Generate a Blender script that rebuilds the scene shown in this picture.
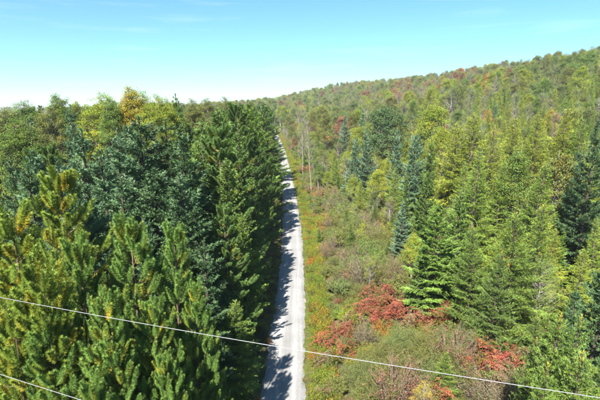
import bpy, math, random
import numpy as np
from mathutils import Vector

R_ = math.radians
sc = bpy.context.scene
for o in list(bpy.data.objects):
    bpy.data.objects.remove(o)

# ------------------------------------------------------------------ camera
CAM_H = 20.0
FPX = 413.0                      # focal length in pixels of a 600 px wide frame
PITCH = math.atan((200 - 105) / FPX)
cam_d = bpy.data.cameras.new('camera')
cam_d.sensor_width = 36.0
cam_d.lens = 36.0 * FPX / 600.0
cam_d.clip_start = 0.3
cam_d.clip_end = 20000
cam = bpy.data.objects.new('camera', cam_d)
sc.collection.objects.link(cam)
cam.location = (0, 0, CAM_H)
cam.rotation_euler = (math.pi / 2 - PITCH, 0, 0)
sc.camera = cam

# ------------------------------------------------------------------ sky, sun, exposure
SUN_EL, SUN_AZ = R_(48), R_(20)          # azimuth: from straight behind the camera towards the left
to_sun = Vector((-math.sin(SUN_AZ) * math.cos(SUN_EL), -math.cos(SUN_AZ) * math.cos(SUN_EL), math.sin(SUN_EL)))
world = bpy.data.worlds.new('World')
sc.world = world
world.use_nodes = True
nt = world.node_tree
nt.nodes.clear()
sky = nt.nodes.new('ShaderNodeTexSky')
sky.sky_type = 'NISHITA'
sky.sun_disc = False
sky.sun_elevation = SUN_EL
sky.sun_rotation = math.atan2(to_sun.x, to_sun.y)
sky.altitude = 200
sky.air_density = 1.0
sky.dust_density = 0.3
sky.ozone_density = 6.0
tint = nt.nodes.new('ShaderNodeMix'); tint.data_type = 'RGBA'; tint.blend_type = 'MULTIPLY'
tint.inputs[0].default_value = 1.0
tint.inputs[7].default_value = (0.68, 0.97, 0.95, 1)
nt.links.new(sky.outputs[0], tint.inputs[6])
# faint streaks of thin cloud
tc = nt.nodes.new('ShaderNodeTexCoord')
mp = nt.nodes.new('ShaderNodeMapping'); mp.inputs['Scale'].default_value = (2.2, 2.2, 26)
nz = nt.nodes.new('ShaderNodeTexNoise'); nz.inputs['Scale'].default_value = 2.1; nz.inputs['Detail'].default_value = 5
rp = nt.nodes.new('ShaderNodeMapRange')
rp.inputs[1].default_value = 0.56; rp.inputs[2].default_value = 0.80
rp.inputs[3].default_value = 0.0; rp.inputs[4].default_value = 0.22
cl = nt.nodes.new('ShaderNodeMix'); cl.data_type = 'RGBA'
cl.inputs[7].default_value = (5.2, 6.6, 7.6, 1)
nt.links.new(tc.outputs['Generated'], mp.inputs[0]); nt.links.new(mp.outputs[0], nz.inputs[0])
nt.links.new(nz.outputs[0], rp.inputs[0]); nt.links.new(rp.outputs[0], cl.inputs[0])
nt.links.new(tint.outputs[2], cl.inputs[6])
bg = nt.nodes.new('ShaderNodeBackground'); bg.inputs[1].default_value = 0.064
out = nt.nodes.new('ShaderNodeOutputWorld')
nt.links.new(cl.outputs[2], bg.inputs[0]); nt.links.new(bg.outputs[0], out.inputs[0])

sun_d = bpy.data.lights.new('sun', 'SUN')
sun_d.energy = 5.0; sun_d.angle = R_(0.5); sun_d.color = (1.0, 0.955, 0.88)
sun = bpy.data.objects.new('sun', sun_d)
sc.collection.objects.link(sun)
sun.rotation_euler = to_sun.to_track_quat('Z', 'Y').to_euler()
sun.location = (-30, -40, 60)

sc.view_settings.view_transform = 'Standard'
sc.view_settings.look = 'None'
sc.view_settings.exposure = 1.7
sc.view_settings.gamma = 1.0
sc.view_settings.use_curve_mapping = False
sc.render.engine = 'CYCLES'
sc.cycles.max_bounces = 4
sc.cycles.diffuse_bounces = 2
sc.cycles.transmission_bounces = 3
sc.cycles.transparent_max_bounces = 4
sc.cycles.use_denoising = True
sc.cycles.denoiser = 'OPENIMAGEDENOISE'
sc.cycles.denoising_input_passes = 'RGB_ALBEDO_NORMAL'
sc.cycles.filter_width = 1.6

C = sc.collection
PI = math.pi

# ------------------------------------------------------------------ helpers
def smooth(a, b, x):
    t = np.clip((np.asarray(x, float) - a) / (b - a), 0, 1)
    return t * t * (3 - 2 * t)

def ray(u, v):
    """direction (x, y, z) through the photograph's pixel u, v, scaled to y = 1"""
    cx, cy = (u - 300) / FPX, (200 - v) / FPX
    d = np.array([cx, math.cos(PITCH) + cy * math.sin(PITCH), -math.sin(PITCH) + cy * math.cos(PITCH)])
    return d / d[1]

def on_ground(u, v):
    d = ray(u, v)
    k = CAM_H / -d[2]
    return d[0] * k, k

def project(x, y, z):
    """world arrays -> pixel arrays"""
    dz = z - CAM_H
    zc = y * math.cos(PITCH) - dz * math.sin(PITCH)
    yc = y * math.sin(PITCH) + dz * math.cos(PITCH)
    zc = np.maximum(zc, 0.1)
    return 300 + FPX * x / zc, 200 - FPX * yc / zc, zc

# right edge of the track as seen from the air, carried down to the ground
EDGE = [on_ground(*p) for p in [(306, 400), (307.5, 330), (307, 290), (304.5, 245), (299, 205), (292.5, 175), (286, 152), (280, 138), (275, 129)]]
_ex = np.array([-0.3] + [e[0] for e in EDGE] + [-60.0])
_ey = np.array([-60.0] + [e[1] for e in EDGE] + [700.0])
ROAD_W = 3.5
_ys = np.linspace(-60, 700, 381)
_xs = np.interp(_ys, _ey, _ex)
_k = np.exp(-np.linspace(-2, 2, 13) ** 2); _k /= _k.sum()
_xs = np.convolve(np.pad(_xs, 6, mode='edge'), _k, 'valid')
def road_right(y): return np.interp(y, _ys, _xs)
def road_left(y): return road_right(y) - ROAD_W

def terrain(x, y):
    x = np.asarray(x, float); y = np.asarray(y, float)
    s = x - road_right(np.clip(y, -60, 700))
    soft = lambda q: 0.5 * (q + np.sqrt(q * q + 60.0)) - 0.5 * (np.sqrt(60.0 + 900) - 30)
    sc_ = 240 - 0.5 * ((240 - s) + np.sqrt((240 - s) ** 2 + 1600)) + 3
    z = 0.225 * np.maximum(soft(sc_ - 30.0), 0) * smooth(0, 60, s)
    z = z + 0.055 * 300 * smooth(300, 680, y) * smooth(-160, 0, x) * (1 - 0.85 * smooth(40, 170, x))
    z = z + 2.5 * smooth(25, 80, -s) * smooth(25, 60, y)
    z = z + 0.25 * np.sin(x * 0.21 + 1.3) * np.sin(y * 0.17) * smooth(2, 9, np.abs(s + ROAD_W / 2))
    dip = smooth(1.9, 3.2, np.abs(s + ROAD_W / 2)) * (1 - smooth(4.2, 6.5, np.abs(s + ROAD_W / 2)))
    return z - 0.22 * dip

# ------------------------------------------------------------------ materials
def new_mat(name):
    m = bpy.data.materials.new(name); m.use_nodes = True
    m.node_tree.nodes.clear()
    return m, m.node_tree.nodes, m.node_tree.links

def leaf_mat(name, source, trans=0.28, rough=0.6, spec=0.25):
    m, N, L = new_mat(name)
    a = N.new('ShaderNodeAttribute'); a.attribute_name = 'col'
    mul = N.new('ShaderNodeMix'); mul.data_type = 'RGBA'; mul.blend_type = 'MULTIPLY'; mul.inputs[0].default_value = 1
    L.new(a.outputs['Color'], mul.inputs[6])
    if source == 'object':
        oi = N.new('ShaderNodeObjectInfo'); L.new(oi.outputs['Color'], mul.inputs[7])
    else:
        ia = N.new('ShaderNodeAttribute'); ia.attribute_type = 'INSTANCER'; ia.attribute_name = 'tint'
        L.new(ia.outputs['Color'], mul.inputs[7])
    # the underside of a leaf lets a yellower light through
    warm = N.new('ShaderNodeMix'); warm.data_type = 'RGBA'; warm.blend_type = 'MULTIPLY'; warm.inputs[0].default_value = 1
    warm.inputs[7].default_value = (1.25, 1.3, 0.7, 1)
    L.new(mul.outputs[2], warm.inputs[6])
    p = N.new('ShaderNodeBsdfPrincipled'); p.inputs['Roughness'].default_value = rough
    p.inputs['Specular IOR Level'].default_value = spec
    L.new(mul.outputs[2], p.inputs['Base Color'])
    t = N.new('ShaderNodeBsdfTranslucent'); L.new(warm.outputs[2], t.inputs[0])
    mx = N.new('ShaderNodeMixShader'); mx.inputs[0].default_value = trans
    L.new(p.outputs[0], mx.inputs[1]); L.new(t.outputs[0], mx.inputs[2])
    o = N.new('ShaderNodeOutputMaterial'); L.new(mx.outputs[0], o.inputs[0])
    return m

def noise_mat(name, cols, scale, rough=0.9, bump=0.0, detail=6, coord='Object', stretch=(1, 1, 1), lo=0.3, hi=0.7):
    m, N, L = new_mat(name)
    tc = N.new('ShaderNodeTexCoord'); mp = N.new('ShaderNodeMapping'); mp.inputs['Scale'].default_value = stretch
    n = N.new('ShaderNodeTexNoise'); n.inputs['Scale'].default_value = scale; n.inputs['Detail'].default_value = detail
    r = N.new('ShaderNodeValToRGB')
    e = r.color_ramp.elements
    e[0].position, e[0].color = lo, (*cols[0], 1)
    e[1].position, e[1].color = hi, (*cols[-1], 1)
    for i, c in enumerate(cols[1:-1]):
        el = e.new(lo + (hi - lo) * (i + 1) / (len(cols) - 1)); el.color = (*c, 1)
    p = N.new('ShaderNodeBsdfPrincipled'); p.inputs['Roughness'].default_value = rough
    p.inputs['Specular IOR Level'].default_value = 0.2
    L.new(tc.outputs[coord], mp.inputs[0]); L.new(mp.outputs[0], n.inputs[0])
    L.new(n.outputs[0], r.inputs[0]); L.new(r.outputs[0], p.inputs['Base Color'])
    if bump:
        b = N.new('ShaderNodeBump'); b.inputs['Strength'].default_value = bump; b.inputs['Distance'].default_value = 0.05
        L.new(n.outputs[0], b.inputs['Height']); L.new(b.outputs[0], p.inputs['Normal'])
    o = N.new('ShaderNodeOutputMaterial'); L.new(p.outputs[0], o.inputs[0])
    return m

M_LEAF = leaf_mat('leaf', 'object')
M_LEAF_I = leaf_mat('leaf_mass', 'instancer')
M_NEEDLE = leaf_mat('needle', 'object', 0.07, 0.5, 0.3)
M_NEEDLE_I = leaf_mat('needle_mass', 'instancer', 0.07, 0.5, 0.3)
M_BARK = noise_mat('bark', [(0.07, 0.05, 0.035), (0.15, 0.115, 0.085), (0.22, 0.18, 0.14)], 9, stretch=(1, 1, 0.3), bump=0.5)
M_DARKBARK = noise_mat('dark_bark', [(0.03, 0.022, 0.016), (0.06, 0.047, 0.035), (0.10, 0.08, 0.06)], 9, stretch=(1, 1, 0.3), bump=0.5)
M_PINEBARK = noise_mat('pine_bark', [(0.06, 0.04, 0.025), (0.13, 0.09, 0.06), (0.2, 0.15, 0.11)], 9, stretch=(1, 1, 0.4), bump=0.5)
M_PALE = noise_mat('pale_bark', [(0.13, 0.11, 0.09), (0.24, 0.21, 0.18), (0.36, 0.33, 0.29)], 7, stretch=(1, 1, 2.0), bump=0.2)
M_TWIG = noise_mat('twig', [(0.11, 0.085, 0.06), (0.18, 0.14, 0.10), (0.26, 0.215, 0.17)], 6)
M_STEM = noise_mat('green_stem', [(0.10, 0.085, 0.04), (0.16, 0.14, 0.06), (0.2, 0.19, 0.08)], 6)
M_SOIL = noise_mat('forest_floor', [(0.035, 0.03, 0.016), (0.06, 0.055, 0.022), (0.085, 0.09, 0.03), (0.12, 0.10, 0.045)], 0.55, bump=0.6, detail=9)

# ------------------------------------------------------------------ mesh building with numpy
class MB:
    def __init__(s):
        s.v = []; s.tri = []; s.quad = []; s.c = []; s.n = 0
    def add(s, v, faces, col):
        v = np.asarray(v, np.float32).reshape(-1, 3)
        col = np.broadcast_to(np.asarray(col, np.float32), (len(v), 3))
        f = np.asarray(faces, np.int64) + s.n
        (s.tri if f.shape[1] == 3 else s.quad).append(f)
        s.v.append(v); s.c.append(col); s.n += len(v)
    def build(s, name, mats, mat_of=None, smooth_shade=False):
        me = bpy.data.meshes.new(name)
        v = np.concatenate(s.v); c = np.concatenate(s.c)
        t = np.concatenate(s.tri) if s.tri else np.zeros((0, 3), np.int64)
        q = np.concatenate(s.quad) if s.quad else np.zeros((0, 4), np.int64)
        me.vertices.add(len(v)); me.vertices.foreach_set('co', v.ravel())
        loops = np.concatenate([t.ravel(), q.ravel()]).astype(np.int32)
        me.loops.add(len(loops)); me.loops.foreach_set('vertex_index', loops)
        starts = np.concatenate([np.arange(len(t)) * 3, len(t) * 3 + np.arange(len(q)) * 4]).astype(np.int32)
        me.polygons.add(len(starts)); me.polygons.foreach_set('loop_start', starts)
        a = me.color_attributes.new('col', 'FLOAT_COLOR', 'POINT')
        a.data.foreach_set('color', np.concatenate([c, np.ones((len(c), 1), np.float32)], 1).ravel())
        for m in (mats if isinstance(mats, (list, tuple)) else [mats]): me.materials.append(m)
        if smooth_shade: me.polygons.foreach_set('use_smooth', np.ones(len(starts), bool))
        me.update(calc_edges=True)
        return me

def merged(name, parts):
    """one mesh out of (MB, material) pairs, for the uncountable far mass"""
    mb = MB(); mats = []; idx = []
    nt_, nq_ = [], []
    for k, (b, m) in enumerate(parts):
        mats.append(m)
        for f in b.tri: mb.tri.append(f + mb.n); nt_.append(np.full(len(f), k))
        for f in b.quad: mb.quad.append(f + mb.n); nq_.append(np.full(len(f), k))
        mb.v += b.v; mb.c += b.c; mb.n += b.n
    me = mb.build(name, mats)
    me.polygons.foreach_set('material_index', np.concatenate(nt_ + nq_).astype(np.int32))
    return me

def unit(a): return a / np.maximum(np.linalg.norm(a, axis=-1, keepdims=True), 1e-9)

def tubes(mb, paths, radii, sides=4, col=(1, 1, 1)):
    """paths (n,k,3), radii (n,k)"""
    paths = np.asarray(paths, float); radii = np.asarray(radii, float)
    n, k, _ = paths.shape
    d = unit(paths[:, -1] - paths[:, 0])
    ref = np.where(np.abs(d[:, 2:3]) > 0.85, np.array([[1., 0, 0]]), np.array([[0, 0, 1.]]))
    a = unit(np.cross(d, ref)); b = np.cross(d, a)
    th = np.arange(sides) * 2 * PI / sides
    ring = a[:, None, :] * np.cos(th)[None, :, None] + b[:, None, :] * np.sin(th)[None, :, None]
    v = paths[:, :, None, :] + ring[:, None] * radii[:, :, None, None]
    i, j, s_ = np.meshgrid(np.arange(n), np.arange(k - 1), np.arange(sides), indexing='ij')
    base = i * k * sides
    f = np.stack([base + j * sides + s_, base + j * sides + (s_ + 1) % sides,
                  base + (j + 1) * sides + (s_ + 1) % sides, base + (j + 1) * sides + s_], -1).reshape(-1, 4)
    mb.add(v.reshape(-1, 3), f, col)

def blades(mb, P, D, Ln, W, col, rng, side=None):
    n = len(P)
    side = unit(np.cross(D, rng.normal(size=(n, 3))) if side is None else side) * (np.broadcast_to(W, (n,))[:, None] * 0.5)
    v = np.stack([P - side, P + side, P + D * np.broadcast_to(Ln, (n,))[:, None]], 1)
    mb.add(v.reshape(-1, 3), np.arange(3 * n).reshape(-1, 3), np.repeat(np.broadcast_to(col, (n, 3)), 3, 0))

def leaves(mb, P, D, Ln, W, col, rng, up=None):
    n = len(P)
    r = rng.normal(size=(n, 3)) if up is None else up + rng.normal(size=(n, 3)) * 0.5
    side = unit(np.cross(D, r)) * (np.broadcast_to(W, (n,))[:, None] * 0.5)
    L = np.broadcast_to(Ln, (n,))[:, None]
    v = np.stack([P, P + D * L * 0.45 + side, P + D * L, P + D * L * 0.45 - side], 1)
    mb.add(v.reshape(-1, 3), np.arange(4 * n).reshape(-1, 4), np.repeat(np.broadcast_to(col, (n, 3)), 4, 0))

# ---- conifer with flat sprays (spruce, fir, larch)
def conifer(seed, H, R, z0=1.0, whorl=0.32, nb=7, e_top=0.75, e_bot=-0.12, curl=0.12, pw=0.85, twig_sp=0.13, twig_k=0.42,
            step=0.085, nbl=3, bl=0.13, bw=0.045, tipcol=None, droop=0.15, col2=(1, 1, 1), ragged=0.18):
    rng = np.random.default_rng(seed)
    crown, trunk = MB(), MB()
    z = np.arange(z0, H - 0.35, whorl); z = np.repeat(z, nb)
    z = np.clip(z + rng.uniform(-whorl, whorl, len(z)) * 0.5, z0 * 0.8, H - 0.3)
    n = len(z)
    az = np.tile(np.arange(nb) * 2 * PI / nb, n // nb + 1)[:n] + rng.uniform(0, 2 * PI / nb, n) + z * 1.7
    rel = (H - z) / (H - z0)
    lump = 1 + 0.13 * np.sin(2 * az + seed + z * 0.5) + 0.1 * np.sin(3 * az - z * 1.1)
    Lb = (R * np.minimum(rel, 1 - 0.35 * np.maximum(rel - 0.75, 0) * 4) ** pw) * lump * rng.uniform(1 - 2 * ragged, 1 + ragged * 0.6, n) + 0.13
    e = e_top + (e_bot - e_top) * np.clip(rel * 1.25, 0, 1) + rng.normal(0, 0.09, n)
    O = np.stack([np.cos(az), np.sin(az), np.zeros(n)], 1)
    UP = np.array([0, 0, 1.0])
    bp = lambda t, i: (np.stack([np.zeros(len(i)), np.zeros(len(i)), z[i]], 1) + O[i] * (Lb[i] * t * np.cos(e[i]))[:, None]
                       + UP * (Lb[i] * (t * np.sin(e[i]) + curl * (t * t - 0.25 * t)))[:, None])
    ii = np.arange(n)
    path = np.stack([bp(np.full(n, t), ii) for t in (0, 0.4, 0.8)], 1)
    tubes(trunk, path, np.stack([0.012 + 0.011 * Lb, 0.009 + 0.007 * Lb, np.full(n, 0.006)], 1), 3)
    hs = np.array([0, 0.25, 0.6, 1.0]) * (H - 0.15)
    tubes(trunk, np.stack([0 * hs, 0 * hs, hs], 1)[None], (0.012 * H * np.array([1.25, 0.85, 0.5, 0.08]) + 0.012)[None], 8)
    # twigs
    cnt = np.maximum((Lb / twig_sp).astype(int) * 2, 3)
    tb = np.repeat(ii, cnt); m = len(tb)
    t = 0.12 + 0.88 * rng.random(m) ** 0.75
    sgn = np.where(rng.random(m) < 0.5, -1.0, 1.0)
    fwd = unit(O[tb] * np.cos(e[tb])[:, None] + UP * (np.sin(e[tb]) + curl * (2 * t - 0.25))[:, None])
    side = np.cross(O[tb], UP) * sgn[:, None]
    end = t > 0.9
    td = unit(fwd * np.where(end, 1.0, 0.65)[:, None] + side * np.where(end, 0.25, 0.75)[:, None]
              + UP * (rng.normal(-droop, 0.16, m))[:, None] + rng.normal(0, 0.1, (m, 3)))
    tl = np.minimum(twig_k * Lb[tb] * (1.05 - t) + 0.14, 0.85) * rng.uniform(0.7, 1.2, m)
    p0 = bp(t, tb)
    bc = np.maximum((tl / step).astype(int), 2)
    bi = np.repeat(np.arange(m), bc * nbl); q = len(bi)
    s_ = rng.random(q)
    P = p0[bi] + td[bi] * (tl[bi] * s_)[:, None]
    D = unit(td[bi] * 0.85 + rng.normal(0, 0.5, (q, 3)) + UP * 0.22)
    tone = rng.uniform(0.75, 1.25, n)[tb][bi] * rng.uniform(0.82, 1.18, m)[bi] * rng.uniform(0.88, 1.12, q)
    col = tone[:, None] * (np.ones(3) + (np.array(col2) - 1) * (rng.random(m) ** 2)[bi][:, None])
    plane = unit(np.cross(fwd, side))[bi] * np.where(sgn > 0, 1.0, -1.0)[bi][:, None]     # a spray lies flat, so its needles catch the light together
    plane = plane * np.sign(plane[:, 2:3] + 1e-6)
    blades(crown, P, D, bl * rng.uniform(0.7, 1.25, q), bw, col, rng, side=np.cross(D, plane + O[tb][bi] * 0.35 + rng.normal(0, 0.42, (q, 3))))
    # the leading shoot
    q = 90
    s_ = rng.random(q); P = np.stack([rng.normal(0, 0.012, q), rng.normal(0, 0.012, q), H - 0.75 + 0.72 * s_], 1)
    D = unit(np.stack([rng.normal(0, 0.55, q), rng.normal(0, 0.55, q), np.full(q, 0.8)], 1))
    blades(crown, P, D, bl * 0.95, bw, np.array(tipcol if tipcol else (1, 1, 1)), rng)
    return crown, trunk

# ---- pine with upswept foxtail shoots, older needles turning yellow
def pine(seed, H, R, z0=2.0, whorl=0.85, nb=5, npn=330, yellow=0.4, shoot_sp=0.56):
    rng = np.random.default_rng(seed)
    crown, trunk = MB(), MB()
    UP = np.array([0, 0, 1.0])
    z = np.repeat(np.arange(z0, H - 0.25, whorl), nb); n = len(z)
    z = z + rng.uniform(-0.14, 0.14, n)
    az = np.tile(np.arange(nb) * 2 * PI / nb, n // nb + 1)[:n] + rng.normal(0, 0.25, n) + z * 2.3
    rel = np.clip((H - z) / (H - z0), 0, 1)
    Lb = R * (np.sin(np.clip(rel * 1.45, 0.06, PI * 0.58)) ** 0.95) * rng.uniform(0.55, 1.2, n)
    Lb = np.minimum(Lb, (H - z) * 0.75 + 0.25)
    e = 0.85 - 0.75 * np.clip(rel * 1.8, 0, 1) + rng.normal(0, 0.12, n)
    curl = 0.24
    O = np.stack([np.cos(az), np.sin(az), np.zeros(n)], 1)
    def bp(t, i):
        return (np.stack([np.zeros(len(i)), np.zeros(len(i)), z[i]], 1) + O[i] * (Lb[i] * t * np.cos(e[i]))[:, None]
                + UP * (Lb[i] * (t * np.sin(e[i]) + curl * t * t))[:, None])
    ii = np.arange(n)
    tubes(trunk, np.stack([bp(np.full(n, t), ii) for t in (0, 0.35, 0.7, 1.0)], 1),
          np.stack([0.012 + 0.009 * Lb, 0.010 + 0.006 * Lb, 0.009 + 0.003 * Lb, np.full(n, 0.006)], 1), 4)
    hs = np.linspace(0, 1, 7); wob = rng.normal(0, 0.05, (7, 2)) * (hs > 0)[:, None]; wob[-1] = 0
    tubes(trunk, np.concatenate([wob, (hs * (H - 0.2))[:, None]], 1)[None], (0.0085 * H * (1.15 - 1.08 * hs) + 0.008)[None], 8)
    # side twigs
    cnt = np.maximum((Lb / shoot_sp).astype(int) * 2 + 3, 5)
    tb = np.repeat(ii, cnt); m = len(tb)
    t = 0.08 + 0.92 * rng.random(m) ** 0.75
    fwd = unit(O[tb] * np.cos(e[tb])[:, None] + UP * (np.sin(e[tb]) + 2 * curl * t)[:, None])
    side = np.cross(O[tb], UP) * np.where(rng.random(m) < 0.5, -1.0, 1.0)[:, None]
    td = unit(fwd * 0.75 + side * (0.62 * np.where(t > 0.93, 0.15, 1.0))[:, None] + UP * 0.3 + rng.normal(0, 0.12, (m, 3)))
    tl = np.minimum(0.38 * Lb[tb] * (1.05 - t) + 0.22, 0.75) * rng.uniform(0.7, 1.2, m)
    p0 = bp(t, tb); p1 = p0 + td * tl[:, None]
    tubes(trunk, np.stack([p0, p1], 1), np.full((m, 2), 0.008), 3)
    # each twig ends in an upturned foxtail
    sd = unit(td * 0.85 + UP * 0.8 + rng.normal(0, 0.12, (m, 3)))
    sl = rng.uniform(0.4, 0.85, m)
    bi = np.repeat(np.arange(m), npn); q = len(bi)
    s_ = rng.random(q) ** 0.9
    ax = sd[bi]
    P = p1[bi] + ax * (sl[bi] * s_)[:, None]
    perp = unit(np.cross(ax, rng.normal(size=(q, 3))))
    D = unit(ax * (0.45 + 0.9 * s_[:, None] ** 3) + perp * 0.9)
    tone = rng.uniform(0.8, 1.2, m)[bi] * rng.uniform(0.9, 1.1, q)
    g = np.array([1.0, 1.0, 1.0]); yl = np.array([3.1, 1.55, 0.6])
    old = ((rng.random(n) < yellow)[tb] * np.clip(1.15 - 1.7 * t, 0, 1) + (rng.random(m) < yellow * 0.15) * 0.5)      # inner shoots of ageing branches
    wy = np.clip(old[bi] * (1.1 - 0.9 * s_), 0, 1)[:, None]
    fat = np.sqrt(np.clip(1 - (s_ * 1.02 - 0.15) ** 4, 0.1, 1))
    blades(crown, P, D, rng.uniform(0.13, 0.20, q) * fat, 0.0185, (g * (1 - wy) + yl * wy) * tone[:, None], rng, side=np.cross(ax, perp) + rng.normal(0, 0.5, (q, 3)))
    # last year's needles along the twig
    bi = np.repeat(np.arange(m), 40); q = len(bi); s_ = rng.uniform(0.3, 1, q)
    ax = td[bi]; P = p0[bi] + ax * (tl[bi] * s_)[:, None]
    D = unit(ax * 0.6 + unit(np.cross(ax, rng.normal(size=(q, 3)))) * 0.9)
    wy = np.clip(old[bi] * rng.uniform(0.6, 1.2, q), 0, 1)[:, None]
    blades(crown, P, D, 0.14, 0.022, (g * (1 - wy) + yl * wy) * rng.uniform(0.8, 1.15, q)[:, None], rng)
    q = 120; s_ = rng.random(q)
    P = np.stack([0 * s_, 0 * s_, H - 0.75 + 0.7 * s_], 1)
    blades(crown, P, unit(np.stack([rng.normal(0, 0.6, q), rng.normal(0, 0.6, q), np.full(q, 0.8)], 1)), 0.13, 0.026, g, rng)
    return crown, trunk

# ---- broadleaf tree
def broadleaf(seed, H, R, base=0.3, nclump=240, nleaf=85, leaf=0.13, cr=(0.4, 0.8), col2=(1.5, 1.1, 0.8), top=0.8, bare=0.0, limb=1.0):
    rng = np.random.default_rng(seed)
    crown, trunk = MB(), MB()
    cz0 = H * base; ch = (H - cz0) / 2; cz = cz0 + ch
    # a few big lobes make the outline uneven
    nl = 9
    la = rng.uniform(0, 2 * PI, nl); lz = rng.uniform(-0.75, 0.85, nl)
    lobes = np.stack([np.cos(la) * np.sqrt(1 - lz ** 2), np.sin(la) * np.sqrt(1 - lz ** 2), lz], 1)
    d = unit(rng.normal(size=(nclump, 3))); d[:, 2] = np.where(d[:, 2] < -0.6, -d[:, 2], d[:, 2])
    bulge = 0.68 + 0.34 * np.max(np.clip(d @ lobes.T, 0, 1) ** 3, 1)
    r = bulge * (0.35 + 0.65 * rng.random(nclump) ** 0.45)
    taper = np.where(d[:, 2] > 0, 1 - (1 - top) * d[:, 2], 1.0)
    cc = np.stack([d[:, 0] * r * R * taper, d[:, 1] * r * R * taper, cz + d[:, 2] * r * ch], 1)
    # limbs from the stem to each clump
    stem_z = np.clip(cc[:, 2] - np.hypot(cc[:, 0], cc[:, 1]) * rng.uniform(0.7, 1.3, nclump) - 0.3, H * base * 0.55, H * 0.9)
    lean = rng.normal(0, 0.015, 2)
    s0 = np.stack([lean[0] * stem_z, lean[1] * stem_z, stem_z], 1)
    mid = s0 * 0.5 + cc * 0.5 + np.stack([0 * stem_z, 0 * stem_z, -0.08 * np.hypot(cc[:, 0], cc[:, 1])], 1) + rng.normal(0, 0.12, (nclump, 3))
    sel = rng.random(nclump) < limb
    tubes(trunk, np.stack([s0, mid, cc], 1)[sel], np.stack([np.full(nclump, 0.035), np.full(nclump, 0.018), np.full(nclump, 0.006)], 1)[sel], 4)
    hs = np.linspace(0, 1, 7)
    wob = rng.normal(0, 0.08, (7, 2)) * (hs > 0)[:, None]
    tubes(trunk, np.stack([lean[0] * hs * H * .93 + wob[:, 0], lean[1] * hs * H * .93 + wob[:, 1], hs * H * .93], 1)[None],
          (0.0125 * H * (1.2 - 1.15 * hs) + 0.01)[None], 8)
    rad = rng.uniform(*cr, nclump)
    cntl = np.where(rng.random(nclump) < bare, nleaf // 6, nleaf)
    ci = np.repeat(np.arange(nclump), cntl); q = len(ci)
    g = unit(rng.normal(size=(q, 3))) * (rng.random(q) ** 0.5)[:, None] * rad[ci][:, None] * np.array([1, 1, 0.75])
    P = cc[ci] + g
    outw = unit(P - np.array([0, 0, cz - ch * 0.4]))
    D = unit(rng.normal(size=(q, 3)) + outw * 0.5 + np.array([0, 0, -0.35]))
    tone = rng.uniform(0.8, 1.2, nclump)[ci] * rng.uniform(0.85, 1.15, q)
    w = (rng.random(nclump) ** 3)[ci][:, None]
    leaves(crown, P, D, leaf * rng.uniform(0.75, 1.25, q), leaf * 0.75, tone[:, None] * (1 + (np.array(col2) - 1) * w), rng, up=outw + np.array([0, 0, 0.8]))
    return crown, trunk

# ---- shrubs
def shrub(seed, H, R, nstem=26, nleaf=70, leaf=0.09, lw=0.5, leafy=0.25, col2=(1.3, 1.1, 0.9), upright=0.5, twigs=3, stemr=0.012):
    rng = np.random.default_rng(seed)
    crown, stems = MB(), MB()
    a = rng.uniform(0, 2 * PI, nstem); rr = np.sqrt(rng.random(nstem))
    tip = np.stack([np.cos(a) * rr * R, np.sin(a) * rr * R, H * (1 - 0.4 * rr ** 2) * np.where(rng.random(nstem) < .2, rng.uniform(1.0, 1.3, nstem), rng.uniform(0.5, 1.0, nstem))], 1)
    b = np.stack([np.cos(a) * rr * R * (1 - upright) * .35, np.sin(a) * rr * R * (1 - upright) * .35, 0 * a], 1)
    mid = b * 0.45 + tip * 0.55 + np.stack([0 * a, 0 * a, H * 0.08 * np.ones(nstem)], 1) + rng.normal(0, 0.05, (nstem, 3))
    tubes(stems, np.stack([b, mid, tip], 1), np.stack([np.full(nstem, stemr), np.full(nstem, stemr * .75), np.full(nstem, stemr * .3)], 1), 3)
    # finer twigs
    k = nstem * twigs
    si = np.repeat(np.arange(nstem), twigs); t = rng.uniform(0.35, 0.95, k)[:, None]
    w0 = np.where(t < 0.5, b[si] + (mid[si] - b[si]) * (t / 0.5), mid[si] + (tip[si] - mid[si]) * ((t - 0.5) / 0.5))
    w1 = w0 + unit(tip[si] - b[si] + rng.normal(0, 0.55, (k, 3)) * H * .6) * rng.uniform(0.2, 0.5, (k, 1)) * min(H, 2.4) * 0.6
    tubes(stems, np.stack([w0, w1], 1), np.stack([np.full(k, stemr * .6), np.full(k, stemr * .25)], 1), 3)
    A = np.concatenate([mid, w0]); B = np.concatenate([tip, w1])
    if nleaf:
        li = np.repeat(np.arange(len(A)), max(1, nleaf // (twigs + 1))); q = len(li)
        s_ = leafy + (1 - leafy) * rng.random(q)
        P = A[li] + (B[li] - A[li]) * s_[:, None] + rng.normal(0, 0.05, (q, 3))
        ax = unit(B[li] - A[li])
        D = unit(ax * 0.5 + rng.normal(0, 0.7, (q, 3)))
        tone = rng.uniform(0.8, 1.2, len(A))[li] * rng.uniform(0.85, 1.15, q)
        w = (rng.random(len(A)) ** 2)[li][:, None]
        leaves(crown, P, D, leaf * rng.uniform(0.7, 1.3, q), leaf * lw, tone[:, None] * (1 + (np.array(col2) - 1) * w), rng)
    return crown, stems

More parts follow.
